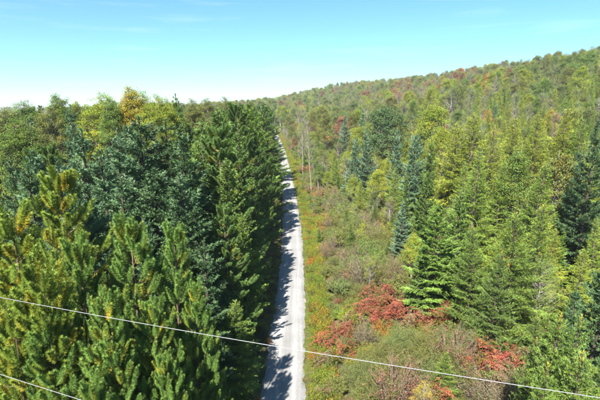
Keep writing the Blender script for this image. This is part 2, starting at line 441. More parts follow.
def sumac(seed, H, R, nstem=15, fronds=12):
    rng = np.random.default_rng(seed)
    crown, stems = MB(), MB()
    a = rng.uniform(0, 2 * PI, nstem); rr = np.sqrt(rng.random(nstem))
    tip = np.stack([np.cos(a) * rr * R, np.sin(a) * rr * R, H * (1 - 0.3 * rr ** 2) * rng.uniform(0.6, 1.1, nstem)], 1)
    b = tip * np.array([0.45, 0.45, 0])
    tubes(stems, np.stack([b, b * .4 + tip * .6 + np.array([0, 0, .1]), tip], 1), np.full((nstem, 3), 0.014) * np.array([1.2, 1, .6]), 4)
    fi = np.repeat(np.arange(nstem), fronds); n = len(fi)
    fa = rng.uniform(0, 2 * PI, n)
    fl = rng.uniform(0.28, 0.5, n)
    od = np.stack([np.cos(fa), np.sin(fa), rng.uniform(-0.1, 0.8, n)], 1)
    f0 = tip[fi] - np.stack([0 * fa, 0 * fa, rng.uniform(0, 0.7, n)], 1)
    tone = rng.uniform(0.6, 1.25, n)
    turn = rng.random(n); green = ((turn < 0.16) | ((rng.random(nstem) < 0.15)[fi]))[:, None]      # some leaves have not turned yet
    base = np.where(green, np.array([0.55, 1.5, 0.45]), 1 + (np.array([1.05, 1.8, 1.1]) - 1) * (rng.random(n) ** 2)[:, None])
    for j in range(9):
        t = 0.2 + 0.8 * j / 8
        P = f0 + od * (fl * t)[:, None] + np.array([0, 0, -1.0]) * (fl * 0.75 * t * t)[:, None]
        tang = unit(od + np.array([0, 0, -1.5]) * t)
        sd = unit(np.cross(tang, np.array([0, 0, 1.0])))
        for sgn in (-1, 1):
            D = unit(sd * sgn + tang * 0.35 + np.array([0, 0, -0.35]) + rng.normal(0, 0.2, (n, 3)))
            leaves(crown, P, D, 0.12 * (1.1 - 0.5 * t), 0.034, tone[:, None] * base * rng.uniform(.85, 1.15, (n, 1)), rng, up=np.array([0, 0, 1.0]))
    return crown, stems

def dead_tree(seed, H, nb=46):
    rng = np.random.default_rng(seed)
    limbs, trunk = MB(), MB()
    hs = np.linspace(0, 1, 9); wob = np.cumsum(rng.normal(0, 0.05, (9, 2)), 0); wob[0] = 0
    ctr = np.concatenate([wob, (hs * H)[:, None]], 1)
    tubes(trunk, ctr[None], (0.13 * (1.1 - 1.02 * hs))[None], 8)
    z = H * (0.42 + 0.56 * rng.random(nb)); a = rng.uniform(0, 2 * PI, nb)
    L = (H - z) * 0.28 + rng.uniform(0.5, 1.5, nb)
    b = np.stack([np.interp(z, ctr[:, 2], ctr[:, 0]), np.interp(z, ctr[:, 2], ctr[:, 1]), z], 1)
    d = np.stack([np.cos(a) * 0.75, np.sin(a) * 0.75, np.full(nb, 0.8)], 1)
    m = b + d * (L * 0.5)[:, None] + rng.normal(0, 0.08, (nb, 3)); e = m + (d + np.array([0, 0, 0.35])) * (L * 0.5)[:, None]
    tubes(limbs, np.stack([b, m, e], 1), np.stack([np.full(nb, 0.03), np.full(nb, 0.02), np.full(nb, 0.007)], 1), 4)
    k = nb * 5; si = np.repeat(np.arange(nb), 5); t = rng.random((k, 1))
    p = m[si] + (e[si] - m[si]) * t; q = p + unit(e[si] - m[si] + rng.normal(0, 0.5, (k, 3))) * rng.uniform(0.3, 0.9, (k, 1))
    tubes(limbs, np.stack([p, q], 1), np.stack([np.full(k, 0.010), np.full(k, 0.004)], 1), 3)
    return limbs, trunk

def tuft(seed, n=60, H=0.6, R=0.35, w=0.02, lean=0.5, kind='grass'):
    rng = np.random.default_rng(seed)
    mb = MB()
    a = rng.uniform(0, 2 * PI, n); r = R * np.sqrt(rng.random(n))
    P = np.stack([np.cos(a) * r, np.sin(a) * r, 0 * a], 1)
    if kind == 'grass':
        D = unit(np.stack([np.cos(a) * lean * rng.random(n), np.sin(a) * lean * rng.random(n), np.ones(n)], 1) + rng.normal(0, 0.12, (n, 3)))
        blades(mb, P, D, H * rng.uniform(0.5, 1.1, n), w, rng.uniform(0.75, 1.25, n)[:, None] * np.array([1, 1, 1]), rng)
    else:                                  # leafy weeds: stalks carrying leaves
        tipz = H * rng.uniform(0.6, 1.1, n)
        k = 16; i = np.repeat(np.arange(n), k); q = len(i)
        t = rng.uniform(0.15, 1, q)
        Q = P[i] * (1 + 0.6 * t)[:, None] + np.stack([0 * t, 0 * t, tipz[i] * t], 1)
        D = unit(rng.normal(size=(q, 3)) + np.array([0, 0, 0.35]))
        c = rng.uniform(0.75, 1.25, n)[i][:, None] * (1 + (np.array([1.5, 1.05, 0.8]) - 1) * (rng.random(n) ** 3)[i][:, None])
        leaves(mb, Q, D, 0.11 * rng.uniform(0.7, 1.3, q), 0.035, c, rng)
        tubes(mb, np.stack([P, P * 1.6 + np.stack([0 * a, 0 * a, tipz], 1)], 1), np.full((n, 2), 0.005), 3, (0.8, 0.8, 0.6))
    return mb

# ------------------------------------------------------------------ the library of shapes
LIB = {}     # kind -> list of dict(crown, trunk, whole, H, R)
def lib(kind, gens, leafm, leafm_i, barkm, crown_name='crown', trunk_name='trunk', shape='cone'):
    L = []
    for (c, t), H, R in gens:
        L.append(dict(crown=c.build(crown_name, leafm) if c.v else None, trunk=t.build(trunk_name, barkm, smooth_shade=True),
                      whole=(c, t, leafm_i, barkm), H=H, R=R, shape=shape, cn=crown_name, tn=trunk_name))
    LIB[kind] = L

lib('spruce', [(conifer(11 + i, H, R, pw=pw, nb=nb, ragged=rg, whorl=0.72, e_top=0.95, e_bot=0.10, curl=0.22, twig_sp=0.062, twig_k=0.36, step=0.075, bl=0.16, bw=0.052, droop=0.06), H, R) for i, (H, R, pw, nb, rg) in enumerate(
    [(15, 2.8, 0.8, 6, .24), (15, 2.5, 0.9, 6, .26), (15, 3.2, 0.72, 6, .24), (15, 2.7, 0.8, 5, .3)])], M_NEEDLE, M_NEEDLE_I, M_DARKBARK)
lib('fir', [(conifer(31 + i, H, R, z0=0.4, whorl=0.3, nb=6, e_top=0.95, e_bot=0.18, curl=0.16, pw=0.82, bl=0.115, bw=0.027, nbl=5, droop=0.08, ragged=.26,
     tipcol=(2.9, 1.5, 1.0), col2=(1.5, 1.25, 0.8)), H, R) for i, (H, R) in enumerate([(10, 2.4), (10, 2.7), (10, 2.1)])], M_NEEDLE, M_NEEDLE_I, M_DARKBARK)
lib('larch', [(conifer(51 + i, H, R, z0=1.2, whorl=0.36, nb=7, e_top=0.9, e_bot=0.0, curl=0.2, pw=0.92, twig_sp=0.12, bl=0.12, bw=0.03, nbl=4, droop=0.3,
     col2=(1.45, 1.2, 0.7), ragged=.3), H, R) for i, (H, R) in enumerate([(13, 2.5), (13, 2.9), (13, 2.2)])], M_NEEDLE, M_NEEDLE_I, M_BARK)
lib('pine', [(pine(71 + i, H, R, yellow=y), H, R) for i, (H, R, y) in enumerate([(14, 2.4, .36), (14, 2.2, .18), (14, 2.8, .3)])],
    M_NEEDLE, M_NEEDLE_I, M_PINEBARK)
lib('broadleaf', [(broadleaf(91 + i, H, R, b, nc, nl, lf, top=tp), H, R) for i, (H, R, b, nc, nl, lf, tp) in enumerate(
    [(14, 3.0, .28, 230, 80, .14, .7), (14, 2.5, .22, 220, 80, .13, .6), (14, 3.4, .3, 260, 80, .15, .8), (14, 2.1, .2, 200, 75, .12, .5), (14, 2.8, .25, 210, 60, .14, .7)])],
    M_LEAF, M_LEAF_I, M_PALE, shape='egg')
lib('hardwood', [(broadleaf(401 + i, 20, R, .3, 330, 105, .105, top=tp, cr=(.32, .62)), 20, R) for i, (R, tp) in enumerate([(3.2, .6), (2.7, .5)])],
    M_LEAF, M_LEAF_I, M_PALE, shape='egg')
lib('thin', [(broadleaf(111 + i, 14, R, .25, 190, 26, .12, top=.6, bare=.35, cr=(.35, .7)), 14, R) for i, R in enumerate([2.4, 2.8])],
    M_LEAF, M_LEAF_I, M_PALE, shape='egg')
lib('shrub', [(shrub(131 + i, H, R, ns, nl, lf, lw, up, upright=ur), H, R) for i, (H, R, ns, nl, lf, lw, up, ur) in enumerate(
    [(2.2, 1.3, 60, 130, .10, .5, .1, .5), (2.2, 1.6, 70, 120, .11, .55, .0, .3), (2.2, 1.1, 55, 130, .09, .5, .1, .6)])],
    M_LEAF, M_LEAF_I, M_STEM, 'foliage', 'stems', 'dome')
lib('willow', [(shrub(151 + i, 2.6, R, 170, 70, .10, .22, .1, upright=.75, twigs=3, stemr=.008), 2.6, R) for i, R in enumerate([1.6, 1.9])],
    M_LEAF, M_LEAF_I, M_STEM, 'foliage', 'stems', 'dome')
lib('twiggy', [(shrub(171 + i, 2.4, R, 60, nl, .07, .5, .3, upright=.45, twigs=6, stemr=.014), 2.4, R) for i, (R, nl) in enumerate([(1.3, 28), (1.6, 14), (1.2, 40)])],
    M_LEAF, M_LEAF_I, M_TWIG, 'foliage', 'stems', 'dome')
lib('sumac', [(sumac(191 + i, 1.9, R), 1.9, R) for i, R in enumerate([1.0, 1.3, 1.1])], M_LEAF, M_LEAF_I, M_TWIG, 'foliage', 'stems', 'dome')
lib('dead', [(dead_tree(211, 14), 14, 1.6)], M_PALE, M_PALE, M_PALE, 'limbs', 'trunk', 'egg')

# ------------------------------------------------------------------ the setting: ground and gravel track
def axis(parts):
    return np.concatenate([np.arange(a, b, s) for a, b, s in parts] + [[parts[-1][1]]])
gx = axis([(-4000, -600, 400), (-600, -120, 30), (-120, -20, 5), (-20, 30, 0.8), (30, 150, 5), (150, 700, 25), (700, 4000, 400)])
gy = axis([(-300, -20, 40), (-20, 15, 5), (15, 140, 1.6), (140, 720, 12), (720, 6000, 480)])
GX, GY = np.meshgrid(gx, gy)
gz = terrain(GX, GY)
nr, nc = GX.shape
idx = np.arange(nr * nc).reshape(nr, nc)
gf = np.stack([idx[:-1, :-1], idx[:-1, 1:], idx[1:, 1:], idx[1:, :-1]], -1).reshape(-1, 4)
gb = MB(); gb.add(np.stack([GX, GY, gz], -1), gf, (1, 1, 1))
def structure(name, me, label=None):
    o = bpy.data.objects.new(name, me); C.objects.link(o); o['kind'] = 'structure'
    if label: o['label'] = label
    return o
structure('ground', gb.build('ground', M_SOIL, smooth_shade=True), 'forest floor of soil, litter and low growth')

def track_mat():
    m, N, L = new_mat('crushed_stone')
    tc = N.new('ShaderNodeTexCoord')
    n1 = N.new('ShaderNodeTexNoise'); n1.inputs['Scale'].default_value = 9; n1.inputs['Detail'].default_value = 8; n1.inputs['Roughness'].default_value = 0.75
    n2 = N.new('ShaderNodeTexNoise'); n2.inputs['Scale'].default_value = 0.55; n2.inputs['Detail'].default_value = 5
    at = N.new('ShaderNodeAttribute'); at.attribute_name = 'col'
    L.new(tc.outputs['Object'], n1.inputs[0]); L.new(tc.outputs['Object'], n2.inputs[0])
    r1 = N.new('ShaderNodeValToRGB'); e = r1.color_ramp.elements
    e[0].position, e[0].color = 0.28, (0.20, 0.195, 0.19, 1); e[1].position, e[1].color = 0.68, (0.33, 0.325, 0.315, 1)
    r2 = N.new('ShaderNodeMapRange'); r2.inputs[1].default_value = 0.3; r2.inputs[2].default_value = 0.7; r2.inputs[3].default_value = 0.88; r2.inputs[4].default_value = 1.06
    mp = N.new('ShaderNodeMapping'); mp.inputs['Scale'].default_value = (2.6, 0.09, 1.0)
    n3 = N.new('ShaderNodeTexNoise'); n3.inputs['Scale'].default_value = 1.0; n3.inputs['Detail'].default_value = 4
    r3 = N.new('ShaderNodeMapRange'); r3.inputs[1].default_value = 0.35; r3.inputs[2].default_value = 0.65; r3.inputs[3].default_value = 0.80; r3.inputs[4].default_value = 1.08
    L.new(tc.outputs['Object'], mp.inputs[0]); L.new(mp.outputs[0], n3.inputs[0]); L.new(n3.outputs[0], r3.inputs[0])
    both = N.new('ShaderNodeMath'); both.operation = 'MULTIPLY'
    mul = N.new('ShaderNodeVectorMath'); mul.operation = 'MULTIPLY'
    mu2 = N.new('ShaderNodeVectorMath'); mu2.operation = 'SCALE'
    L.new(n1.outputs[0], r1.inputs[0]); L.new(n2.outputs[0], r2.inputs[0])
    L.new(r1.outputs[0], mul.inputs[0]); L.new(at.outputs['Color'], mul.inputs[1])
    L.new(mul.outputs[0], mu2.inputs[0]); L.new(r2.outputs[0], both.inputs[0]); L.new(r3.outputs[0], both.inputs[1]); L.new(both.outputs[0], mu2.inputs['Scale'])
    p = N.new('ShaderNodeBsdfPrincipled'); p.inputs['Roughness'].default_value = 0.95; p.inputs['Specular IOR Level'].default_value = 0.15
    L.new(mu2.outputs[0], p.inputs['Base Color'])
    b = N.new('ShaderNodeBump'); b.inputs['Strength'].default_value = 0.6; b.inputs['Distance'].default_value = 0.04
    L.new(n1.outputs[0], b.inputs['Height']); L.new(b.outputs[0], p.inputs['Normal'])
    o = N.new('ShaderNodeOutputMaterial'); L.new(p.outputs[0], o.inputs[0])
    return m
rng = np.random.default_rng(5)
ty = np.concatenate([np.arange(-40, 20, 2), np.arange(20, 120, 0.5), np.arange(120, 690, 3)])
cross = np.array([-0.5, -0.44, -0.34, -0.22, -0.1, 0.0, 0.1, 0.22, 0.34, 0.44, 0.5])
crown_z = 0.10 - 0.16 * np.abs(cross * 2) ** 2.2
wear = np.array([0.55, 0.80, 0.97, 1.08, 0.98, 0.86, 0.98, 1.08, 0.97, 0.80, 0.55])   # two paler wheel tracks, dusty edges
jl = np.convolve(rng.normal(0, 0.3, len(ty) + 4), np.ones(5) / 5, 'valid'); jr = np.convolve(rng.normal(0, 0.3, len(ty) + 4), np.ones(5) / 5, 'valid')
cx_ = road_right(ty) - ROAD_W / 2
wl = ROAD_W * np.where(cross[None] < 0, 1 + jl[:, None] * 0.25, 1 + jr[:, None] * 0.25)
TX = cx_[:, None] + cross[None] * wl
TY = np.repeat(ty[:, None], len(cross), 1)
TZ = terrain(TX, TY) + 0.02 + crown_z[None] + 0.012 * rng.normal(size=TX.shape)
idx = np.arange(TX.size).reshape(TX.shape)
tb_ = MB(); tb_.add(np.stack([TX, TY, TZ], -1), np.stack([idx[:-1, :-1], idx[:-1, 1:], idx[1:, 1:], idx[1:, :-1]], -1).reshape(-1, 4),
                    np.repeat(np.tile(wear, len(ty))[:, None], 3, 1))
structure('gravel_track', tb_.build('gravel_track', track_mat(), smooth_shade=True), 'pale crushed stone track running straight into the forest')

# ------------------------------------------------------------------ where everything grows
PAL = {  # leaf colours
    'blue-green': (0.105, 0.185, 0.09), 'pale blue-green': (0.17, 0.265, 0.155), 'dark green': (0.085, 0.15, 0.06), 'mid green': (0.13, 0.205, 0.045),
    'bright green': (0.165, 0.255, 0.045), 'lime green': (0.225, 0.28, 0.04), 'olive': (0.155, 0.18, 0.05), 'yellow-green': (0.215, 0.275, 0.035),
    'golden': (0.30, 0.27, 0.04), 'orange': (0.38, 0.19, 0.05), 'rusty red': (0.25, 0.125, 0.085), 'russet brown': (0.24, 0.165, 0.08),
    'grey-brown': (0.22, 0.20, 0.12), 'red': (0.31, 0.075, 0.055), 'white': (1, 1, 1), 'sage green': (0.145, 0.19, 0.065)}
rnd = random.Random(20)
plants = []
def put(kind, x, y, h, cw, wide=1.0, label=None, var=None, jit=0.1, sink=0.0):
    L = LIB[kind]; v = rnd.randrange(len(L)) if var is None else var
    c = PAL[cw]; j = 1 + rnd.uniform(-jit, jit)
    hue = rnd.uniform(-jit, jit) * 0.6
    if kind == 'fir': c = (c[0] * .78, c[1] * .80, c[2] * .95)
    if kind == 'pine': c = (c[0] * .85, c[1] * .92, c[2])
    t = (c[0] * j * (1 + hue), c[1] * j, c[2] * j * (1 - hue)) if kind != 'dead' else (1, 1, 1)
    plants.append(dict(kind=kind, var=v, x=x, y=y, z=float(terrain(x, y)) - 0.03 - sink, h=h, s=h / L[v]['H'], w=wide * h / L[v]['H'], cw=cw, tint=t,
                       rot=rnd.uniform(0, 2 * PI), label=label))
def tip(kind, u, v, depth, cw, wide=1.0, label=None, var=None):
    """a tree whose top the photograph shows at u, v and that stands `depth` metres ahead"""
    d = ray(u, v); x, zt = d[0] * depth, CAM_H + d[2] * depth
    put(kind, x, depth, zt - float(terrain(x, depth)), cw, wide, label, var, 0.05)
def foot(kind, u, v, h, cw, wide=1.0, label=None, var=None):
    """a plant whose foot the photograph shows at u, v"""
    x, y = on_ground(u, v)
    put(kind, x, y, h, cw, wide, label, var, 0.08)

# --- left: pines close to the wires
for a in [(46, 172, 20, 'yellow-green', 1.15, 'yellow-green pine with the highest tip beside the left edge, above the upper wire', 2),
          (14, 208, 16, 'yellow-green', 1.1, 'yellow-green pine touching the left edge, tip halfway down the picture', 0),
          (81, 243, 15, 'bright green', 0.95, 'bright green pine whose tip stands above the upper wire between yellow-green pines', 1),
          (130, 221, 16.5, 'bright green', 0.95, 'bright green pine with orange inner needles, tip against the dark blue-green spruces', 0),
          (167, 229, 17, 'bright green', 0.85, 'slim green pine with upswept finger shoots, nearest the dark gap by the track', 1),
          (193, 283, 17, 'bright green', 0.8, 'short green pine just above the upper wire, closest of the pines to the track', 0),
          (150, 305, 14.5, 'bright green', 0.85, 'green pine with its tip right at the upper wire below the slim pine', 2),
          (108, 292, 13.5, 'bright green', 0.9, 'green pine with orange inner needles just above the upper wire', 0),
          (40, 262, 13.5, 'yellow-green', 1.0, 'yellow-green pine whose tip is above the upper wire near the left edge', 2),
          (60, 318, 12.6, 'bright green', 0.95, 'bright green pine with its tip just below the upper wire near the left edge', 0),
          (10, 318, 12.6, 'yellow-green', 1.0, 'yellow-green pine between the two wires at the left edge', 2),
          (120, 352, 12.4, 'bright green', 0.9, 'green pine at the bottom edge below the upper wire, left of the two slim pines', 0),
          (168, 352, 14, 'bright green', 0.8, 'slim green pine at the bottom edge with pale orange inner needles', 0),
          (206, 345, 17, 'mid green', 0.75, 'small green pine under the upper wire in front of the dark gap', 1),
          (90, 380, 11.8, 'bright green', 0.9, 'green pine cut off by the bottom edge beside the lower wire', 1)]:
    tip('pine', *a)
# --- left: blue-green spruces behind them
for a in [(78, 128, 31, 'blue-green', 1.1), (60, 158, 27, 'blue-green', 1.1), (103, 150, 29, 'blue-green', 1.1), (138, 116, 33, 'blue-green', 1.25),
          (165, 119, 34, 'dark green', 1.25), (186, 124, 33, 'dark green', 1.15), (88, 192, 23, 'blue-green', 1.1), (118, 178, 26, 'dark green', 1.15),
          (152, 168, 28, 'dark green', 1.2), (176, 172, 27, 'dark green', 1.1), (40, 150, 30, 'blue-green', 1.0), (22, 165, 28, 'dark green', 1.0),
          (198, 205, 27, 'dark green', 1.0), (112, 128, 36, 'blue-green', 1.0), (206, 240, 25, 'dark green', 1.0), (150, 215, 22, 'dark green', 1.0)]:
    tip('spruce', *a[:4], a[4] * 1.3)
# --- left: green conifers along the track
for a in [(204, 118, 40, 'mid green', 1.1, 0), (222, 128, 38, 'mid green', 1.1, 1), (216, 108, 50, 'mid green', 1.1, 2), (237, 105, 56, 'mid green', 1.1, 1),
          (250, 100, 66, 'bright green', 1.1, 2), (240, 128, 47, 'mid green', 1.0, 3), (262, 101, 84, 'mid green', 1.1, 0), (258, 132, 60, 'bright green', 1.0, 1),
          (228, 158, 36, 'mid green', 1.0, 2), (252, 182, 42, 'mid green', 0.9, 3), (243, 212, 34, 'bright green', 0.9, 0), (268, 104, 110, 'mid green', 1.1, 2),
          (224, 205, 30, 'mid green', 1.0, 1)]:
    tip('pine' if a[5] == 1 else 'spruce', a[0], a[1], a[2], a[3], a[4] * 1.3, None, a[5])
tip('fir', 232, 300, 25.5, 'bright green', 1.15, 'small bright green conifer standing alone in the dark gap beside the track', 1)
# --- left: broadleaf crowns on the skyline
for a in [(4, 106, 48, 'olive', 1.2), (20, 100, 56, 'mid green', 1.2), (40, 104, 52, 'olive', 0.9), (57, 96, 60, 'mid green', 1.0), (100, 89, 58, 'yellow-green', 1.1),
          (113, 96, 55, 'mid green', 1.0), (131, 84, 56, 'golden', 1.1), (140, 88, 60, 'yellow-green', 1.0), (158, 91, 58, 'yellow-green', 1.05), (84, 102, 62, 'olive', 1.0),
          (172, 97, 70, 'mid green', 1.0), (196, 97, 78, 'olive', 1.0), (12, 116, 40, 'mid green', 1.0), (38, 120, 42, 'olive', 0.9), (206, 98, 95, 'olive', 1.1),
          (230, 97, 120, 'olive', 1.1), (75, 103, 66, 'yellow-green', 0.8), (148, 99, 50, 'yellow-green', 0.9)]:
    tip('hardwood', a[0], a[1] - (8 if a[0] < 80 else 5), *a[2:4], a[4] * 1.05, None, int(a[0]) % 2)
for a in [(182, 97, 62, 'mid green', 1.0), (162, 104, 60, 'blue-green', 1.0), (68, 108, 50, 'blue-green', 1.0), (30, 118, 45, 'blue-green', 0.9)]:
    tip('spruce', a[0], a[1] - 4, *a[2:])

# --- right: conifers
for a in [('spruce', 443, 203, 36, 'bright green', 1.5, 'large bright green spruce behind the long red sumac patch', 2),
          ('spruce', 462, 190, 39, 'mid green', 1.4, 'mid green spruce rising behind the large spruce by the red sumac', 0),
          ('spruce', 422, 245, 36, 'mid green', 1.4, 'short mid green spruce at the track side of the large spruce', 3),
          ('fir', 478, 225, 33, 'bright green', 1.1, 'bright green fir between the large spruce and the wide bright fir', 0),
          ('fir', 520, 212, 31, 'bright green', 1.25, 'wide bright green fir left of the deep shade gap', 1),
          ('fir', 543, 205, 34, 'bright green', 1.1, 'bright green fir behind the deep shade gap near the right edge', 2),
          ('fir', 500, 250, 29, 'mid green', 1.0, 'mid green fir above the dark red sumac bushes', 0),
          ('spruce', 606, 255, 21, 'dark green', 1.2, 'dark spruce cut off by the right edge above the wire', 2),
          ('spruce', 584, 285, 20, 'dark green', 0.9, 'dark spruce beside the deep shade gap at the right edge', 3),
          ('fir', 553, 314, 17, 'bright green', 0.9, 'young green fir with a tan leading shoot right of the dark red sumac', 0),
          ('fir', 575, 318, 16, 'bright green', 0.8, 'young fir with a tan leading shoot, second from the right edge above the wire', 2),
          ('fir', 583, 345, 15, 'bright green', 0.9, 'young fir just above the wire at the right edge', 1),
          ('fir', 534, 340, 18, 'mid green', 0.9, 'small fir with its tip between dark red sumac and tan-tipped fir', 2),
          ('fir', 600, 335, 16, 'mid green', 0.8, 'young fir half cut off by the right edge at the wire', 0),
          ('fir', 553, 362, 14.5, 'bright green', 0.8, 'young fir whose tip sits on the wire near the bottom right corner', 0),
          ('larch', 477, 112, 62, 'lime green', 1.6, None, 1), ('larch', 494, 124, 56, 'lime green', 1.5, None, 0), ('larch', 512, 116, 66, 'lime green', 1.5, None, 2),
          ('larch', 458, 122, 64, 'lime green', 1.5, None, 1), ('larch', 478, 148, 48, 'bright green', 1.4, None, 2), ('larch', 471, 160, 52, 'bright green', 1.1, None, 0),
          ('larch', 503, 160, 50, 'bright green', 1.1, None, 1), ('larch', 540, 112, 62, 'lime green', 1.5, None, 2), ('larch', 566, 106, 62, 'lime green', 1.5, None, 0),
          ('larch', 585, 116, 60, 'bright green', 1.2, None, 1),
          ('spruce', 597, 128, 42, 'dark green', 1.1, 'dark blue-green spruce cut by the right edge, level with the dead white tree', 0),
          ('spruce', 585, 150, 44, 'dark green', 1.0, None, 1), ('spruce', 576, 148, 50, 'dark green', 1.0, None, 3),
          ('spruce', 354, 137, 84, 'pale blue-green', 1.15, 'compact blue-green spruce, first of three in a row right of the dead tree', 2),
          ('spruce', 371, 131, 82, 'pale blue-green', 1.1, 'compact blue-green spruce, second of three in a row right of the dead tree', 0),
          ('spruce', 415, 133, 66, 'pale blue-green', 1.25, 'wide blue-green spruce in the middle of the right-hand slope', 2),
          ('spruce', 399, 128, 74, 'pale blue-green', 1.1, None, 1), ('spruce', 432, 140, 64, 'mid green', 1.1, None, 3), ('spruce', 345, 112, 130, 'pale blue-green', 1.1, None, 0),
          ('spruce', 362, 108, 140, 'pale blue-green', 1.1, None, 1), ('spruce', 425, 170, 50, 'mid green', 1.1, None, 2), ('spruce', 408, 176, 54, 'mid green', 1.0, None, 1),
          ('broadleaf', 386, 104, 92, 'dark green', 1.15, 'dark green rounded tree behind the row of blue-green spruces', 2),
          ('broadleaf', 325, 108, 130, 'olive', 1.1, None, 3), ('broadleaf', 520, 142, 50, 'mid green', 1.25, None, 3), ('broadleaf', 562, 140, 50, 'olive', 1.3, None, 1),
          ('larch', 537, 160, 44, 'bright green', 1.3, None, 1), ('broadleaf', 432, 100, 105, 'yellow-green', 1.2, 'rounded yellow-green tree high on the slope above the blue-green spruces', 0),
          ('broadleaf', 445, 118, 88, 'yellow-green', 1.0, None, 1), ('broadleaf', 348, 146, 100, 'yellow-green', 1.0, None, 1), ('broadleaf', 380, 165, 70, 'yellow-green', 1.1, None, 4),
          ('dead', 312, 122, 92, 'white', 0.7, 'dead bare white tree standing beside the track', 0), ('dead', 303, 120, 120, 'white', 0.8, 'thin dead white tree behind the taller dead tree beside the track', 0)]:
    tip(*a)

# --- right: red sumac and willow in the foreground
for a in [(372, 318, 1.9, 'red', 1.1), (386, 312, 2.0, 'red', 1.2), (400, 318, 1.9, 'red', 1.1), (415, 330, 1.8, 'rusty red', 1.1), (428, 326, 1.9, 'red', 1.2),
          (443, 328, 1.8, 'red', 1.2), (456, 332, 1.7, 'red', 1.0), (345, 338, 1.7, 'red', 1.1), (334, 352, 1.7, 'red', 1.1), (325, 364, 1.3, 'rusty red', 1.1),
          (354, 328, 1.5, 'rusty red', 1.0), (492, 336, 2.2, 'red', 1.0), (488, 372, 2.3, 'red', 1.0), (500, 385, 2.3, 'red', 1.0), (484, 398, 2.2, 'rusty red', 1.0),
          (512, 352, 2.0, 'rusty red', 1.0), (418, 408, 2.0, 'rusty red', 1.0), (432, 412, 1.9, 'red', 1.0), (520, 385, 2.0, 'rusty red', 1.0),
          (330, 290, 1.1, 'rusty red', 0.9), (362, 322, 1.8, 'red', 1.1), (408, 324, 1.9, 'red', 1.2), (436, 322, 1.9, 'red', 1.1), (450, 326, 1.8, 'red', 1.1), (378, 308, 2.1, 'red', 1.1), (494, 352, 2.2, 'red', 1.1), (480, 384, 2.2, 'red', 1.1), (322, 250, 1.2, 'orange', 0.9), (318, 225, 1.2, 'orange', 1.0), (313, 205, 1.2, 'orange', 1.0), (322, 395, 0.9, 'rusty red', 0.9)]:
    foot('sumac', a[0], a[1], a[2] * 1.25, a[3], a[4] * 1.1)
for a in [(382, 372, 2.5, 'olive', 1.1), (402, 360, 2.6, 'sage green', 1.1), (424, 362, 2.7, 'olive', 1.1), (446, 362, 2.6, 'sage green', 1.1), (405, 390, 2.6, 'olive', 1.1),
          (430, 392, 2.6, 'sage green', 1.1), (455, 388, 2.6, 'olive', 1.1), (380, 400, 2.5, 'olive', 1.1), (360, 385, 2.2, 'sage green', 1.0)]:
    foot('willow', *a)
for a in [(470, 402, 2.3, 'grey-brown', 1.2), (365, 345, 2.0, 'grey-brown', 1.1), (332, 205, 2.8, 'russet brown', 1.2), (344, 222, 2.6, 'grey-brown', 1.2), (333, 252, 2.4, 'russet brown', 1.1)]:
    foot('twiggy', *a)
heroes = list(plants)

def free(x, y, r):
    for p in plants:
        if abs(p['x'] - x) < r and abs(p['y'] - y) < r and (p['x'] - x) ** 2 + (p['y'] - y) ** 2 < r * r: return False
    return True
def cells(y0, y1, sp, xa, xb):
    y = y0
    while y < y1:
        x = xa(y) + rnd.uniform(0, sp)
        while x < xb(y):
            yield x + rnd.uniform(-.38, .38) * sp, y + rnd.uniform(-.38, .38) * sp
            x += sp
        y += sp
def pick(w):
    r = rnd.random() * sum(w.values())
    for k, v in w.items():
        r -= v
        if r <= 0: return k
    return k

# --- left fill: conifer stand thick to the track, broadleaf crowns behind
for x, y in cells(6, 26, 3.1, lambda y: -0.85 * y - 8, lambda y: -4.2 - y * .2):
    if free(x, y, 1.7): put('pine', x, y, rnd.uniform(7.5, 11.0) + 0.05 * y, pick({'bright green': 2, 'yellow-green': 2, 'mid green': 2}), .9)
for x, y in cells(26, 70, 3.5, lambda y: -0.85 * y - 8, lambda y: float(road_left(y)) - 5.0):
    if free(x, y, 2.0):
        near = x > road_left(y) - 14
        h = rnd.uniform(11.5, 15.5) if y < 36 else rnd.uniform(14.5, 17.8)
        if near and y < 34:
            if rnd.random() < .5 or x > road_left(y) - 5.5: continue
            h = rnd.uniform(7, 11)
        k = pick({'spruce': 7, 'pine': 3}) if near else pick({'spruce': 6, 'pine': 2, 'hardwood': 2 if y > 42 else 0})
        cw = (pick({'mid green': 5, 'bright green': 4, 'olive': 2, 'dark green': 1}) if near else
              pick({'blue-green': 4, 'dark green': 3, 'mid green': 2}) if k == 'spruce' else pick({'olive': 1.5, 'mid green': 3, 'yellow-green': 1.5, 'dark green': 1}))
        put(k, x, y, h, cw, 1.2)
for x, y in cells(70, 150, 3.7, lambda y: max(-0.8 * y - 4, -75), lambda y: float(road_left(y)) - 4.6):
    if free(x, y, 2.3):
        near = x > road_left(y) - 14
        k = pick({'spruce': 7, 'pine': 3, 'hardwood': 1}) if near else pick({'spruce': 4, 'pine': 3, 'hardwood': 5})
        cw = pick({'mid green': 5, 'bright green': 2, 'dark green': 2, 'olive': 2}) if k != 'hardwood' else pick({'olive': 2, 'yellow-green': 1.2, 'mid green': 5, 'dark green': 1})
        put(k, x, y, rnd.uniform(16, 19.3) - (2.0 if x < -30 else 0), cw, 1.2)
for x, y in cells(150, 460, 5.0, lambda y: -90 - .1 * y, lambda y: float(road_left(y)) - 4.2):
    if x < -55 and rnd.random() < .5: continue
    k = pick({'spruce': 4, 'pine': 2, 'broadleaf': 4})
    put(k, x, y, rnd.uniform(16, 20) - (2.0 if x < -30 else 0), pick({'mid green': 5, 'dark green': 3, 'olive': 3}), 1.1)

